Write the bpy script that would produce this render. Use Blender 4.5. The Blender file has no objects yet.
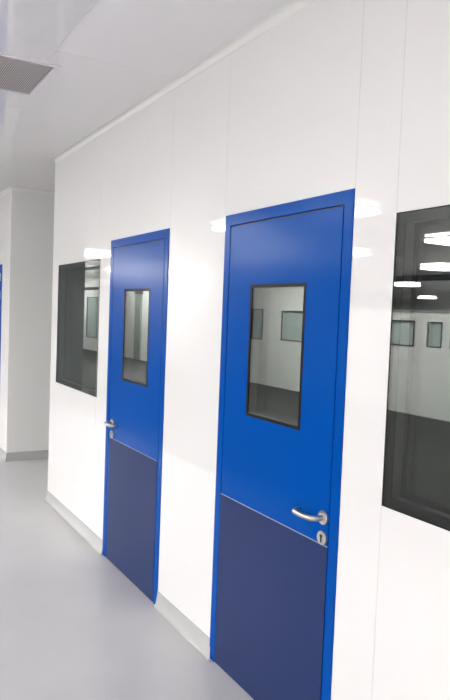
import bpy, bmesh, math, random
from mathutils import Vector, Matrix
random.seed(4)
C = bpy.context.scene.collection
SC = bpy.context.scene

# ------------------------------------------------------------------ materials
def mat(name, col, rough=0.5, metal=0.0, spec=0.5, bump=0.0, bscale=8.0, mottle=0.0, mscale=60.0, detail=3.0, stretch=None):
    m = bpy.data.materials.new(name); m.use_nodes = True
    nt = m.node_tree; b = nt.nodes['Principled BSDF']
    b.inputs['Base Color'].default_value = (*col, 1)
    b.inputs['Roughness'].default_value = rough
    b.inputs['Metallic'].default_value = metal
    b.inputs['Specular IOR Level'].default_value = spec
    if bump or mottle:
        tc = nt.nodes.new('ShaderNodeTexCoord')
        src = tc.outputs['Object']
        if stretch:
            mp = nt.nodes.new('ShaderNodeMapping'); mp.inputs['Scale'].default_value = stretch
            nt.links.new(src, mp.inputs['Vector']); src = mp.outputs['Vector']
    if bump:
        n = nt.nodes.new('ShaderNodeTexNoise'); n.inputs['Scale'].default_value = bscale; n.inputs['Detail'].default_value = detail
        nt.links.new(src, n.inputs['Vector'])
        bp = nt.nodes.new('ShaderNodeBump'); bp.inputs['Strength'].default_value = bump; bp.inputs['Distance'].default_value = 0.01
        nt.links.new(n.outputs['Fac'], bp.inputs['Height']); nt.links.new(bp.outputs['Normal'], b.inputs['Normal'])
    if mottle:
        n = nt.nodes.new('ShaderNodeTexNoise'); n.inputs['Scale'].default_value = mscale; n.inputs['Detail'].default_value = 4
        nt.links.new(src, n.inputs['Vector'])
        r = nt.nodes.new('ShaderNodeValToRGB')
        r.color_ramp.elements[0].position = 0.3; r.color_ramp.elements[1].position = 0.7
        r.color_ramp.elements[0].color = (*[c*(1-mottle) for c in col], 1)
        r.color_ramp.elements[1].color = (*[min(1, c*(1+mottle)) for c in col], 1)
        nt.links.new(n.outputs['Fac'], r.inputs['Fac']); nt.links.new(r.outputs['Color'], b.inputs['Base Color'])
    return m

def glass(name, tint, gloss=(1, 1, 1)):
    """thin clear sheet: mirror reflection by angle, the rest passes straight through with a tint"""
    m = bpy.data.materials.new(name); m.use_nodes = True
    nt = m.node_tree; nt.nodes.clear()
    o = nt.nodes.new('ShaderNodeOutputMaterial')
    mx = nt.nodes.new('ShaderNodeMixShader'); t = nt.nodes.new('ShaderNodeBsdfTransparent'); g = nt.nodes.new('ShaderNodeBsdfGlossy')
    t.inputs['Color'].default_value = (*tint, 1); g.inputs['Color'].default_value = (*gloss, 1); g.inputs['Roughness'].default_value = 0.0
    lw = nt.nodes.new('ShaderNodeLayerWeight'); lw.inputs['Blend'].default_value = 0.5
    p = nt.nodes.new('ShaderNodeMath'); p.operation = 'POWER'; p.inputs[1].default_value = 5
    ma = nt.nodes.new('ShaderNodeMath'); ma.operation = 'MULTIPLY_ADD'; ma.inputs[1].default_value = 0.85; ma.inputs[2].default_value = 0.15
    L = nt.links.new
    L(lw.outputs['Facing'], p.inputs[0]); L(p.outputs[0], ma.inputs[0]); L(ma.outputs[0], mx.inputs['Fac'])
    L(t.outputs[0], mx.inputs[1]); L(g.outputs[0], mx.inputs[2]); L(mx.outputs[0], o.inputs['Surface'])
    return m

def emit(name, col, s):
    m = bpy.data.materials.new(name); m.use_nodes = True
    nt = m.node_tree; nt.nodes.clear()
    o = nt.nodes.new('ShaderNodeOutputMaterial'); e = nt.nodes.new('ShaderNodeEmission')
    e.inputs['Color'].default_value = (*col, 1); e.inputs['Strength'].default_value = s
    nt.links.new(e.outputs[0], o.inputs['Surface'])
    return m

LAMP = 29.0
M = dict(
    wall=mat('white_panel', (.85, .84, .83), .03, bump=.002, bscale=2.0, detail=1.0),
    partition=mat('partition_panel', (.86, .86, .845), .35),
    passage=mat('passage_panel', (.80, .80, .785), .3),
    ceiling=mat('ceiling_panel', (.88, .86, .875), .02, spec=.85),
    cove=mat('white_cove', (.86, .855, .84), .22),
    seam=mat('panel_joint', (.70, .695, .685), .4),
    floor=mat('light_grey_epoxy', (.58, .572, .58), .28, mottle=.02, mscale=4.0),
    darkfloor=mat('added_dark_floor', (.036, .037, .037), .6, spec=.15, mottle=.05, mscale=3.0),  # unseen dark zone, added so the glass mirrors dark low down
    skirt=mat('grey_epoxy_cove', (.46, .46, .455), .12),
    blue=mat('blue_paint', (.0003, .073, .375), .19, spec=.04, mottle=.03, mscale=240.0),
    kick=mat('brushed_kick_plate', (.024, .042, .135), .42, metal=.2, spec=.12, mottle=.16, mscale=220.0),
    edge=mat('plate_edge', (.45, .47, .55), .3, metal=.8),
    steel=mat('satin_steel', (.62, .58, .54), .28, metal=1.0),
    black=mat('black_rubber', (.008, .008, .010), .5),
    border=mat('black_border', (.010, .0095, .011), .4, spec=.1),
    reveal=mat('dark_grey_spacer', (.14, .135, .14), .5),
    glass=glass('window_glass', (.80, .82, .81), (.97, 1.0, .97)),
    farglass=mat('greenish_glass', (.50, .58, .56), .15),
    farframe=mat('charcoal_frame', (.05, .05, .055), .4),
    dark=mat('charcoal_cladding', (.16, .17, .175), .6),
    room=mat('unlit_room_shade', (.16, .16, .165), .7),  # darkness of the unlit rooms put into the colour
    roomfloor=mat('unlit_floor_shade', (.10, .10, .10), .7),  # same shade put into the room floor colour
    grille=mat('grey_louvre', (.74, .71, .71), .5),
    grillegap=mat('louvre_gap', (.42, .40, .40), .7),
    lampframe=mat('lamp_frame', (.82, .82, .82), .4),
    lamp=emit('lamp_diffuser', (1.0, .985, .965), LAMP),
    greygreen=mat('grey_green_paint', (.30, .33, .31), .5),
)

M['blue'].node_tree.nodes['Principled BSDF'].inputs['Specular Tint'].default_value = (.55, .9, 1, 1)   # reflections coloured blue to take the pale haze off the doors

# ------------------------------------------------------------------ mesh helpers
def box(bm, x0, x1, y0, y1, z0, z1):
    vs = [bm.verts.new((x, y, z)) for x in (x0, x1) for y in (y0, y1) for z in (z0, z1)]
    for f in ((0, 1, 3, 2), (4, 6, 7, 5), (0, 4, 5, 1), (2, 3, 7, 6), (0, 2, 6, 4), (1, 5, 7, 3)):
        bm.faces.new([vs[i] for i in f])

def slab_holes(bm, x0, x1, y0, y1, z0, z1, holes):
    """a slab in the xz plane with rectangular openings (hx0,hx1,hz0,hz1)"""
    xs = sorted({x0, x1, *[h[i] for h in holes for i in (0, 1)]}); zs = sorted({z0, z1, *[h[i] for h in holes for i in (2, 3)]})
    xs = [x for x in xs if x0 <= x <= x1]; zs = [z for z in zs if z0 <= z <= z1]
    solid = {}
    for i in range(len(xs)-1):
        for k in range(len(zs)-1):
            cx, cz = (xs[i]+xs[i+1])/2, (zs[k]+zs[k+1])/2
            solid[i, k] = not any(h[0] < cx < h[1] and h[2] < cz < h[3] for h in holes)
    V = {}
    def v(i, j, k):
        if (i, j, k) not in V: V[i, j, k] = bm.verts.new((xs[i], (y0, y1)[j], zs[k]))
        return V[i, j, k]
    for (i, k), s in solid.items():
        if not s: continue
        bm.faces.new((v(i, 0, k), v(i+1, 0, k), v(i+1, 0, k+1), v(i, 0, k+1)))
        bm.faces.new((v(i, 1, k), v(i, 1, k+1), v(i+1, 1, k+1), v(i+1, 1, k)))
        for di, dk, a, b in ((-1, 0, (i, k), (i, k+1)), (1, 0, (i+1, k), (i+1, k+1)), (0, -1, (i, k), (i+1, k)), (0, 1, (i, k+1), (i+1, k+1))):
            if not solid.get((i+di, k+dk), False):
                bm.faces.new((v(a[0], 0, a[1]), v(b[0], 0, b[1]), v(b[0], 1, b[1]), v(a[0], 1, a[1])))

def ring(bm, x0, x1, z0, z1, b, y0, y1):
    slab_holes(bm, x0, x1, y0, y1, z0, z1, [(x0+b, x1-b, z0+b, z1-b)])

def tube(bm, pts, r, n=14):
    pts = [Vector(p) for p in pts]
    rings = []
    up = Vector((0, 0, 1))
    for i, p in enumerate(pts):
        t = (pts[min(i+1, len(pts)-1)]-pts[max(i-1, 0)]).normalized()
        s = t.cross(up)
        if s.length < 1e-4: s = Vector((1, 0, 0))
        s.normalize(); u = s.cross(t)
        rr = r[i] if isinstance(r, (list, tuple)) else r
        rings.append([bm.verts.new(p+s*math.cos(a)*rr+u*math.sin(a)*rr) for a in [2*math.pi*k/n for k in range(n)]])
    for a, b in zip(rings, rings[1:]):
        for k in range(n): bm.faces.new((a[k], a[(k+1) % n], b[(k+1) % n], b[k]))
    bm.faces.new(rings[0]); bm.faces.new(rings[-1])

def disc(bm, cx, cz, prof, n=32, sx=1.0, sz=1.0):
    """turned profile [(radius, y)] about an axis along y"""
    rings = []
    for r, y in prof:
        rings.append([bm.verts.new((cx+sx*r*math.cos(2*math.pi*k/n), y, cz+sz*r*math.sin(2*math.pi*k/n))) for k in range(n)])
    for a, b in zip(rings, rings[1:]):
        for k in range(n): bm.faces.new((a[k], a[(k+1) % n], b[(k+1) % n], b[k]))
    bm.faces.new(rings[0]); bm.faces.new(rings[-1])

def sweep(bm, path, prof, side=1, flare=(0, 0)):
    """profile [(outward, z)] carried along a plan path with mitred corners; flare lengthens an end at its widest by that much"""
    P = [Vector((x, y, 0)) for x, y in path]
    mx = max(o for o, z in prof)
    ns = []
    for a, b in zip(P, P[1:]):
        d = (b-a).normalized(); ns.append(Vector((d.y, -d.x, 0))*side)
    rows = []
    for i, p in enumerate(P):
        if i == 0: off = ns[0]
        elif i == len(P)-1: off = ns[-1]
        else:
            off = (ns[i-1]+ns[i]); off = off/(off.length_squared/2) if off.length > 1e-6 else ns[i]
        row = []
        for o, z in prof:
            q = p+off*o
            if i == 0: q = q-(P[1]-P[0]).normalized()*flare[0]*(o/mx)
            if i == len(P)-1: q = q+(P[-1]-P[-2]).normalized()*flare[1]*(o/mx)
            row.append(bm.verts.new((q.x, q.y, z)))
        rows.append(row)
    n = len(prof)
    for a, b in zip(rows, rows[1:]):
        for k in range(n): bm.faces.new((a[k], a[(k+1) % n], b[(k+1) % n], b[k]))
    bm.faces.new(rows[0]); bm.faces.new(rows[-1])

def obj(name, bm, m, parent=None, smooth=False, bevel=0.0, kind=None, label=None):
    bmesh.ops.recalc_face_normals(bm, faces=bm.faces)
    me = bpy.data.meshes.new(name); bm.to_mesh(me); bm.free()
    me.materials.append(m)
    o = bpy.data.objects.new(name, me); C.objects.link(o)
    if parent: o.parent = parent
    if smooth:
        for p in me.polygons: p.use_smooth = True
        try: me.set_sharp_from_angle(angle=math.radians(40))
        except Exception: pass
    if bevel:
        md = o.modifiers.new('edge', 'BEVEL'); md.width = bevel; md.segments = 2; md.limit_method = 'ANGLE'
    if kind: o['kind'] = kind
    if label: o['label'] = label
    return o

def root(name, loc, label, cat=None, group=None, kind=None):
    o = bpy.data.objects.new(name, None); C.objects.link(o); o.location = loc
    o.empty_display_size = .1
    o['label'] = label
    if cat: o['category'] = cat
    if group: o['group'] = group
    if kind: o['kind'] = kind
    return o

def struct(name, boxes, m, label, cat, bevel=0.0):
    bm = bmesh.new()
    for b in boxes: box(bm, *b)
    o = obj(name, bm, m, None, False, bevel, 'structure', label); o['category'] = cat
    return o

# ------------------------------------------------------------------ dimensions (metres; the panelled wall is the plane y = 0, floor z = 0)
ZC = 2.880                 # ceiling
XC = -5.548                # free corner of the wall, where the side passage opens
XF = -7.15                 # far side of the passage
T = .06                    # panel thickness
DW, DH, FF = .887, 2.1, .049
D1, D2, D3 = -4.174, -2.681, -8.42
WZ0, WZ1 = 1.038, 1.992
W1, W2 = (-5.370, -4.381), (-1.586, -.598)
XE, XW, YS, YN = 3.6, -42.0, -27.0, 4.0
YP = -7.24                 # partition across the hall
XD = -2.95
YD = -1.80                 # where the light floor ends

# ------------------------------------------------------------------ shell
bm = bmesh.new()
slab_holes(bm, XC, XE, 0, T, 0, ZC+.04, [(D1, D1+DW, -1, DH), (D2, D2+DW, -1, DH), (*W1, WZ0, WZ1), (*W2, WZ0, WZ1)])
o = obj('wall_right', bm, M['wall'], kind='structure', label='glossy white panelled wall holding the two blue doors and two dark windows'); o['category'] = 'wall'
bm = bmesh.new()
slab_holes(bm, -12.0, XF, 0, T, 0, ZC+.04, [(D3, D3+DW, -1, DH)])
o = obj('wall_far', bm, M['wall'], kind='structure', label='white wall beyond the side passage with the partly seen blue door'); o['category'] = 'wall'
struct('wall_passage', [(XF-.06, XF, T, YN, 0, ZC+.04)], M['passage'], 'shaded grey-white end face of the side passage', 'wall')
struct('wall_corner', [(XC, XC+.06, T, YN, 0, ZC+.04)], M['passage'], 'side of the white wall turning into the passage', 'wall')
struct('wall_north', [(XW, XE, YN, YN+.1, 0, ZC+.04)], M['room'], 'back wall of the dark rooms behind the doors', 'wall')
struct('wall_east', [(XE, XE+.1, YS, YN, 0, ZC+.04)], M['wall'], 'white wall closing the hall beside the camera', 'wall')
struct('wall_south', [(XW, XE, YS-.1, YS, 0, ZC+.04)], M['passage'], 'pale wall on the distant side of the hall', 'wall')
struct('wall_west', [(XW-.1, XW, YS, YN, 0, ZC+.04)], M['passage'], 'pale wall at the distant end of the hall', 'wall')
struct('wall_end', [(-12.06, -12.0, -2.407, 0, 0, ZC)], M['dark'], 'charcoal clad end wall mirrored in the small window', 'wall')
# partition on the other side of the hall: low with a glazed gap above, full height further down
PW = [(-9.02, -8.42, 1.20, 1.66), (-8.13, -7.80, 1.21, 1.65), (-7.62, -7.25, 1.21, 1.65), (-13.75, -13.27, 1.07, 1.80), (-12.5, -11.55, 1.10, 1.775)]
bm = bmesh.new(); slab_holes(bm, -11.3, XE, YP-.08, YP, 0, 1.84, PW[:3])
o = obj('wall_left', bm, M['partition'], kind='structure', label='white low partition across the hall, mirrored in the glass'); o['category'] = 'wall'
bm = bmesh.new(); slab_holes(bm, XW, -11.3, YP-.08, YP, 0, ZC, [(-26.3, -25.0, .5, 2.13)]+PW[3:])
o = obj('wall_opposite', bm, M['partition'], kind='structure', label='white tall partition further along the hall, mirrored in the small window'); o['category'] = 'wall'
struct('floor', [(XW, XE, YD, YN, -.05, 0), (XD, XE, YS, YD, -.05, 0), (XW, XD, YS, YP-.04, -.05, 0)], M['floor'], 'light grey glossy poured floor along the white wall', 'floor')
struct('floor_hall', [(XW, XD, YP-.04, YD, -.05, 0)], M['darkfloor'], 'darker grey hall floor zone, added for the dark band mirrored in the glass', 'floor')
struct('ceiling', [(XW, XE, YS, YN, ZC, ZC+.05)], M['ceiling'], 'glossy white panel ceiling', 'ceiling')
# floor of the unlit rooms
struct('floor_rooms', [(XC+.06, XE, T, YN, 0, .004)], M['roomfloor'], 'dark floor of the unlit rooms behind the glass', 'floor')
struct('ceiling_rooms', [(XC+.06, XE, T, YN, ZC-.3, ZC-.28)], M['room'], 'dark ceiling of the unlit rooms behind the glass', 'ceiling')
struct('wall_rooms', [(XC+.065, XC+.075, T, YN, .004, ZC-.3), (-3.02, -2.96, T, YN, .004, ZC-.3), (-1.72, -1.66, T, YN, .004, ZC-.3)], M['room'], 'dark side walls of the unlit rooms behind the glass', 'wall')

# coved ceiling moulding and coved grey floor skirting
def cove_profile(out, z0, z1, n=7, up=False):
    pr = []
    for k in range(n+1):
        a = math.pi/2*k/n
        o_ = out*(1-math.cos(a)) if up else out*(1-math.sin(a))
        z_ = z0+(z1-z0)*math.sin(a) if up else z0+(z1-z0)*(1-math.cos(a))
        pr.append((o_, z_))
    return pr
cpr = [(0.0, ZC-.040), (.0025, ZC-.040)]+[(.0025+o_, z_) for o_, z_ in cove_profile(.028, ZC-.037, ZC-.0025, up=True)]+[(.033, ZC-.0025), (.033, ZC), (0.0, ZC)]
bm = bmesh.new(); sweep(bm, [(XE, 0), (XC, 0), (XC, YN)], cpr, side=-1)
o = obj('trim_1', bm, M['cove'], None, True, 0, 'structure', 'white rounded cove between the panelled wall and ceiling'); o['category'] = 'trim'
bm = bmesh.new(); sweep(bm, [(XF, YN), (XF, 0), (-12.0, 0)], cpr, side=-1)
o = obj('trim_2', bm, M['cove'], None, True, 0, 'structure', 'white rounded cove above the passage end face'); o['category'] = 'trim'
spr = [(0.0, 0.0), (0.0, .092), (.003, .092)]+[(.003+o_, z_) for o_, z_ in reversed(cove_profile(.040, 0.0, .090))][1:]
spr = [(0.0, 0.0), (0.0, .092), (.003, .092)]
for k in range(9):
    a = math.pi/2*k/8
    spr.append((.003+.019*(1-math.cos(a)), .088*(1-math.sin(a))+.0015))
spr.append((.022, 0.0))
FL = .018
def skirt(name, path, label, flare):
    bm = bmesh.new(); sweep(bm, path, spr, side=-1, flare=flare)
    o = obj(name, bm, M['skirt'], None, True, 0, 'structure', label); o['category'] = 'baseboard'
skirt('baseboard_corner', [(D1, 0), (XC, 0), (XC, YN)], 'grey coved skirting below the small window, turning the corner', (FL, 0))
skirt('baseboard_between', [(D2, 0), (D1+DW, 0)], 'grey coved skirting between the two blue doors', (.036, .012))
skirt('baseboard_right', [(XE, 0), (D2+DW, 0)], 'grey coved skirting below the large window', (0, FL))
skirt('baseboard_passage', [(XF, YN), (XF, 0), (D3+DW, 0)], 'grey coved skirting around the passage end face', (0, FL))
skirt('baseboard_far', [(D3, 0), (-12.0, 0)], 'grey coved skirting past the partly seen blue door', (FL, 0))

# panel joints of the wall (thin sealed lines) and of the ceiling
def joint(n, b, label):
    struct('trim_%d' % n, [b], M['seam'], label, 'trim')
JW = .0016
full = (.093, ZC-.041); over = (DH+.001, ZC-.041)
joint(3, (-4.398-JW, -4.398+JW, -.0006, 0, *over[:0], .093, ZC-.041), 'fine panel joint between the small window and the door')
joint(4, (D1+DW+.004-JW, D1+DW+.004+JW, -.0006, 0, *over), 'fine panel joint rising above the further blue door')
joint(5, (D2-.012-JW, D2-.012+JW, -.0006, 0, *over), 'fine panel joint above the nearer door on its hinge side')
joint(6, (D2+DW-JW, D2+DW+JW, -.0006, 0, *over), 'fine panel joint above the nearer door on its handle side')
struct('trim_7', [(W2[0]-.003-JW, W2[0]-.003+JW, -.0006, 0, WZ1, ZC-.041), (W2[0]-.003-JW, W2[0]-.003+JW, -.0006, 0, .093, WZ0)], M['seam'], 'fine panel joint in line with the large window edge', 'trim')
joint(8, (-4.32-.0012, -4.32+.0012, -.66, -.034, ZC-.0006, ZC), 'faint ceiling joint towards the passage')
joint(9, (-3.25-.0012, -3.25+.0012, -.66, -.034, ZC-.0006, ZC), 'faint ceiling joint beside the air vent')
joint(10, (-12, 3, -.6612, -.6588, ZC-.0006, ZC), 'faint ceiling joint running parallel to the wall')
struct('trim_11', [(XF+.034, XC-.034, .158, .166, ZC-.0008, ZC)], M['cove'], 'pale line across the passage ceiling', 'trim')
struct('trim_12', [(-11.3, XE, YP-.09, YP+.015, 1.80, 1.845)], M['greygreen'], 'grey cap rail along the low partition, mirrored in the glass', 'trim')
struct('trim_13', [(-18.9, XE, YP, YP+.008, .938, .953)], M['lampframe'], 'white bumper rail on the low partition, mirrored in the glass', 'trim')
struct('trim_14', [(XW, XE, -12.0, -11.85, ZC-.15, ZC)], M['farframe'], 'dark ceiling beam across the hall, mirrored in the large window', 'beam')
struct('trim_15', [(XW, -18.9, YP, YP+.03, 2.42, 2.53)], M['farframe'], 'dark rail high on the tall partition, mirrored in the small window', 'trim')

# ------------------------------------------------------------------ doors
def arc_lever(x, z, s):
    """handle stem and grip: out from the rose, round the elbow, along towards the hinges (s = -1 or 1)"""
    p = [(x, -.010, z), (x, -.030, z)]
    for k in range(1, 9):
        a = math.pi/2*k/8
        p.append((x+s*.026*(1-math.cos(a)), -.030-.028*math.sin(a), z))
    for k in range(1, 6): p.append((x+s*(.026+.072*k/5), -.058-.003*math.sin(math.pi*k/5), z))
    for k in range(1, 8):                                   # the end turns back towards the leaf
        a = math.pi/2*k/7
        p.append((x+s*(.098+.022*math.sin(a)), -.036-.022*math.cos(a), z))
    p.append((x+s*.120, -.022, z))
    return p, [.0108]*len(p)

def door(name, x0, handle_left, label, win_off, kick_in=(0, 0), hinges=False, detail=True):
    r = root(name, (x0+DW/2, 0, 0), label, 'door', None, 'structure')
    ox = x0+DW/2
    def part(n, bm, m, parent=None, smooth=False, bevel=0.0, label=None):
        o = obj(n, bm, m, None, smooth, bevel, None, label)
        o.parent = parent or r
        o.matrix_parent_inverse = Matrix.Translation((-ox, 0, 0)) if (parent is None) else Matrix.Identity(4)
        return o
    # frame: two jambs and a head in one folded steel piece
    bm = bmesh.new()
    pts = [(x0, 0), (x0, DH), (x0+DW, DH), (x0+DW, 0), (x0+DW-FF, 0), (x0+DW-FF, DH-FF), (x0+FF, DH-FF), (x0+FF, 0)]
    f = [bm.verts.new((x, -.0045, z)) for x, z in pts]; b = [bm.verts.new((x, T, z)) for x, z in pts]
    for q in ((0, 1, 6, 7), (1, 2, 5, 6), (2, 3, 4, 5)):
        bm.faces.new([f[i] for i in q]); bm.faces.new([b[i] for i in reversed(q)])
    for i in range(8): bm.faces.new((f[i], f[(i+1) % 8], b[(i+1) % 8], b[i]))
    part('door_frame', bm, M['blue'], bevel=.0016)
    # black rubber seal seen in the gap round the leaf
    g = .006
    lx0, lx1, lz1 = x0+FF+g*.6, x0+DW-FF-g, DH-FF-g
    bm = bmesh.new()
    box(bm, x0+FF, lx0, .004, .05, 0, DH-FF); box(bm, lx1, x0+DW-FF, .004, .05, 0, DH-FF); box(bm, lx0, lx1, .004, .05, lz1, DH-FF)
    part('seal', bm, M['black'])
    # leaf with its glazed opening
    wx0, wx1, wz0, wz1 = x0+win_off, x0+win_off+.397, 1.2076, 1.7785
    bm = bmesh.new(); slab_holes(bm, lx0, lx1, -.003, .050, .006, lz1, [(wx0, wx1, wz0, wz1)])
    leaf = part('leaf', bm, M['blue'], bevel=.0014)
    bm = bmesh.new(); ring(bm, wx0, wx1, wz0, wz1, .014, -.0036, .004)
    part('glazing_frame', bm, M['border'], leaf)
    bm = bmesh.new(); ring(bm, wx0+.006, wx1-.006, wz0+.006, wz1-.006, .010, .004, .042)
    part('spacer', bm, M['reveal'], leaf)
    for y in (-.0012, .042):
        e = .0135 if y < 0 else .0002
        bm = bmesh.new(); box(bm, wx0+e, wx1-e, y, y+.005, wz0+e, wz1-e); part('glass_pane', bm, M['glass'], leaf)
    # kick plate
    bm = bmesh.new(); box(bm, lx0+kick_in[0], lx1-kick_in[1], -.0045, -.003, .006, .812)
    kp = part('kick_plate', bm, M['kick'], leaf, label='brushed blue-grey metal kick plate')
    bm = bmesh.new(); box(bm, lx0+kick_in[0], lx1-kick_in[1], -.0050, -.003, .8105, .8135)
    part('plate_edge', bm, M['edge'], leaf)
    # lever handle and key plate
    hx = x0+.118 if handle_left else x0+DW-.084
    s = 1 if handle_left else -1
    bm = bmesh.new(); disc(bm, hx, .914, [(.0265, -.003), (.0265, -.009), (.0245, -.0112), (.013, -.0115)], 36)
    h = part('handle_rose', bm, M['steel'], leaf, smooth=True, label='satin steel handle rose')
    bm = bmesh.new(); p, rr = arc_lever(hx, .914, s); tube(bm, p, rr, 18)
    part('lever_handle', bm, M['steel'], leaf, smooth=True, label='satin steel bent lever handle')
    bm = bmesh.new(); disc(bm, hx, .838, [(.0265, -.003), (.0265, -.009), (.0245, -.0112), (.004, -.0115)], 36)
    part('key_plate', bm, M['steel'], leaf, smooth=True, label='round satin steel key plate')
    bm = bmesh.new(); disc(bm, hx, .845, [(.0078, -.0116), (.0078, -.0124)], 20); box(bm, hx-.0042, hx+.0042, -.0124, -.0116, .822, .842)
    part('keyhole', bm, M['black'], leaf)
    if hinges:
        for z0, z1 in ((1.915, 2.005), (1.715, 1.805)):
            bm = bmesh.new(); box(bm, lx1-.052, lx1-.012, -.012, -.003, z0, z1)
            part('hinge', bm, M['steel'], leaf, bevel=.003, label='pale metal hinge plate')
    return r
door('door_1', D1, True, 'further blue door, beside the small dark window, handle on its outer edge', .2581, (.026, .004))
door('door_2', D2, False, 'nearer tall blue door between the white panels, next to the large window', .2386, (0.0, 0.0))
door('door_3', D3, False, 'blue door past the passage, only its frame edge showing', .2386, (0.0, 0.0), hinges=True)

# ------------------------------------------------------------------ windows in the panelled wall
def window(name, xs, label):
    x0, x1 = xs
    r = root(name, ((x0+x1)/2, 0, WZ0), label, 'window', None, 'structure')
    inv = Matrix.Translation((-(x0+x1)/2, 0, -WZ0))
    def part(n, bm, m, bevel=0):
        o = obj(n, bm, m, None, False, bevel); o.parent = r; o.matrix_parent_inverse = inv
    B = .034
    bm = bmesh.new(); ring(bm, x0, x1, WZ0, WZ1, .004, -.003, .004); part('window_frame', bm, M['border'])
    bm = bmesh.new(); ring(bm, x0+.0005, x1-.0005, WZ0+.0005, WZ1-.0005, B, .0042, .007); part('black_border', bm, M['border'])
    bm = bmesh.new(); ring(bm, x0+.012, x1-.012, WZ0+.012, WZ1-.012, .018, .0072, .050); part('spacer', bm, M['reveal'])
    bm = bmesh.new(); ring(bm, x0+.0005, x1-.0005, WZ0+.0005, WZ1-.0005, B+.012, .0502, .053); part('inner_border', bm, M['border'])
    bm = bmesh.new(); box(bm, x0+.0042, x1-.0042, -.0022, .0040, WZ0+.0042, WZ1-.0042); part('glass_pane', bm, M['glass'])
    bm = bmesh.new(); box(bm, x0+.0005, x1-.0005, .0535, .0595, WZ0+.0005, WZ1-.0005); part('glass_pane', bm, M['glass'])
window('window_1', W1, 'dark framed window between the free wall corner and the further blue door')
window('window_2', W2, 'large dark window past the nearer door, with lamps mirrored in it')

def far_window(n, h, label):
    x0, x1, z0, z1 = h
    r = root('window_%d' % n, ((x0+x1)/2, YP, z0), label, 'window', None, 'structure')
    inv = Matrix.Translation((-(x0+x1)/2, -YP, -z0))
    for nm, m in (('window_frame', 'farframe'), ('glass_pane', 'farglass')):
        bm = bmesh.new()
        if nm == 'window_frame': ring(bm, x0, x1, z0, z1, .02, YP-.07, YP+.012)
        else: box(bm, x0+.0195, x1-.0195, YP-.05, YP-.02, z0+.0195, z1-.0195)
        o = obj(nm, bm, M[m]); o.parent = r; o.matrix_parent_inverse = inv
for k, h in enumerate(PW):
    far_window(k+3, h, ['squarish pane in the low partition, mirrored first in the large window', 'narrow pane in the low partition, mirrored mid large window',
                        'pane in the low partition, mirrored at the edge of the large window', 'slim pane in the partition, mirrored in the nearer door glass by its hinge side',
                        'wide pane in the partition, mirrored in the nearer door glass by its handle side'][k])
far_window(8, (-26.3, -25.0, .5, 2.13), 'tall pane in the distant partition, mirrored in the small window')
# a grey-green upright service door mirrored as a stripe in the further door's glass
bm = bmesh.new(); box(bm, -21.12, -20.6, YP, YP+.05, 0, 2.22)
r = root('door_4', (-20.86, YP, 0), 'slim grey-green door mirrored as a stripe in the further door glass', 'door', None, 'structure')
o = obj('leaf', bm, M['greygreen']); o.parent = r; o.matrix_parent_inverse = Matrix.Translation((20.86, -YP, 0))
bm = bmesh.new(); box(bm, -21.16, -20.56, YP, YP+.06, 2.22, 2.36)
o = obj('header_box', bm, M['farframe']); o.parent = r; o.matrix_parent_inverse = Matrix.Translation((20.86, -YP, 0))

# ------------------------------------------------------------------ ceiling vent
vx0, vx1, vy0, vy1 = -3.983, -3.461, -1.122, -.600
r = root('ceiling_vent', ((vx0+vx1)/2, (vy0+vy1)/2, ZC), 'square grey louvred air vent set in the glossy white ceiling', 'vent')
inv = Matrix.Translation((-(vx0+vx1)/2, -(vy0+vy1)/2, -ZC))
def vpart(n, bm, m):
    o = obj(n, bm, m); o.parent = r; o.matrix_parent_inverse = inv
bm = bmesh.new()
b = .026
box(bm, vx0-b, vx1+b, vy0-b, vy0, ZC-.006, ZC); box(bm, vx0-b, vx1+b, vy1, vy1+b, ZC-.006, ZC)
box(bm, vx0-b, vx0, vy0, vy1, ZC-.006, ZC); box(bm, vx1, vx1+b, vy0, vy1, ZC-.006, ZC)
vpart('vent_frame', bm, M['ceiling'])
bm = bmesh.new(); box(bm, vx0, vx1, vy0, vy1, ZC-.0012, ZC); vpart('backing', bm, M['grillegap'])
bm = bmesh.new()
n = 50
for k in range(n):
    y = vy0+(k+.5)*(vy1-vy0)/n
    vs = [bm.verts.new((x, y+dy, ZC-z)) for x in (vx0, vx1) for dy, z in ((-.0035, .0060), (.0030, .0015), (.0040, .0025), (-.0025, .0070))]
    for f in ((0, 1, 2, 3), (7, 6, 5, 4), (0, 4, 5, 1), (1, 5, 6, 2), (2, 6, 7, 3), (3, 7, 4, 0)): bm.faces.new([vs[i] for i in f])
vpart('louvre', bm, M['grille'])

# ------------------------------------------------------------------ ceiling lamps of the hall (a few mirrored in glass and gloss, most added as fill)
rows = [(-3.3, (-14.2, -7.95, -5.85)), (-3.2, (1.6,)), (-5.4, (-3.6, -2.0, -.4, 1.4)), (-6.75, (-16.38,)), (-6.55, (-9.55,)), (-6.25, (-6.78,)),  # mirrored lamps, plus extra ones added to brighten partition, ceiling and hall
        (-5.9, (-19.2, -18.0, -11.9, -5.6, -4.4)), (-10.0, (-10.4, -7.7, -5.0, -2.3, .4)), (-14.9, (-16.2, -13.5, -9.0, -6.0, -3.0, 0.0)), (-12.8, (-9.5, -7.5, -5.5, -2.5)),
        (-19.5, (-16.0, -14.0, -12.0, -10.0, -7.0, -3.5)), (-17.2, (-14.3, -11.5, -8.5, -5.5)), (-21.6, (-17.5, -14.5, -11.5, -8.0)), (-23.9, (-23.7, -20.0, -15.0, -10.0)), (-6.3, (-19.8, -17.4, -26.0, -27.2)), (-6.6, (-19.0, -20.0)), (-6.95, (-18.2, -21.1)), (-5.6, (-18.2, -17.2, -11.4, -10.5, -9.6)), (-4.9, (-10.2, -9.2)), (-8.6, (-8.0, -6.0, -4.2)), (-5.2, (-23.8, -26.8)), (-3.2, (-25.0, -28.5)), (-9.5, (-19.0, -26.0))]
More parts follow.
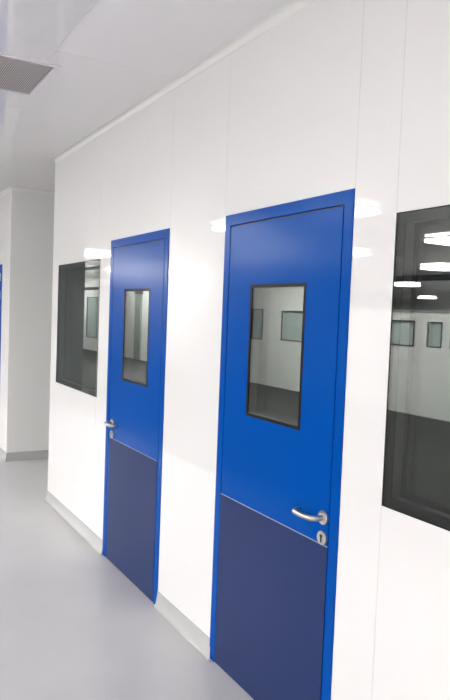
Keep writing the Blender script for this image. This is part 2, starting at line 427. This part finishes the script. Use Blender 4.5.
def make_lamp():
    r = root('ceiling_or_fill_light', (0, 0, ZC), 'square-ended white lamp panel in the hall ceiling, some mirrored in the gloss and glass, most added as fill', 'lamp', 'lamp panels of the hall ceiling')
    lx, ly = .3, .3
    bm = bmesh.new()
    for bx in ((-lx-.02, -lx, -ly-.02, ly+.02), (lx, lx+.02, -ly-.02, ly+.02), (-lx, lx, -ly-.02, -ly), (-lx, lx, ly, ly+.02)): box(bm, *bx, -.014, 0)
    obj('lamp_frame', bm, M['lampframe'], r)
    bm = bmesh.new(); box(bm, -lx, lx, -ly, ly, -.06, -.002)
    obj('diffuser', bm, M['lamp'], r)
    return r
first = make_lamp(); used = False
for y, xs in rows:
    for x in xs:
        if not used: q = first; used = True
        else:
            q = first.copy(); C.objects.link(q)
            for ch in first.children:
                c = ch.copy(); C.objects.link(c); c.parent = q
        q.location = (x, y, ZC)

# ------------------------------------------------------------------ world, camera
w = bpy.data.worlds.new('world'); SC.world = w; w.use_nodes = True
w.node_tree.nodes['Background'].inputs['Color'].default_value = (.8, .8, .8, 1)
w.node_tree.nodes['Background'].inputs['Strength'].default_value = .0
cd = bpy.data.cameras.new('camera'); cam = bpy.data.objects.new('camera', cd); C.objects.link(cam)
F = 662.742
cd.sensor_fit = 'VERTICAL'; cd.sensor_height = 24; cd.sensor_width = 24*450/700; cd.lens = F/700*24
cd.clip_start = .05; cd.clip_end = 200
rt, up, fw = Vector((.50303, .86344, .03791)), Vector((-.06566, -.00556, .99783)), Vector((-.86177, .50443, -.05389))
mw = Matrix((( rt.x, up.x, -fw.x, 0), (rt.y, up.y, -fw.y, -1.54967), (rt.z, up.z, -fw.z, 1.64632), (0, 0, 0, 1)))
cam.matrix_world = mw
SC.camera = cam
vs = SC.view_settings
vs.view_transform = 'Standard'; vs.look = 'None'; vs.exposure = 0.19; vs.gamma = 1.0; vs.use_curve_mapping = False
SC.cycles.max_bounces = 16; SC.cycles.diffuse_bounces = 8; SC.cycles.glossy_bounces = 6; SC.cycles.transparent_max_bounces = 16
SC.cycles.sample_clamp_indirect = 12
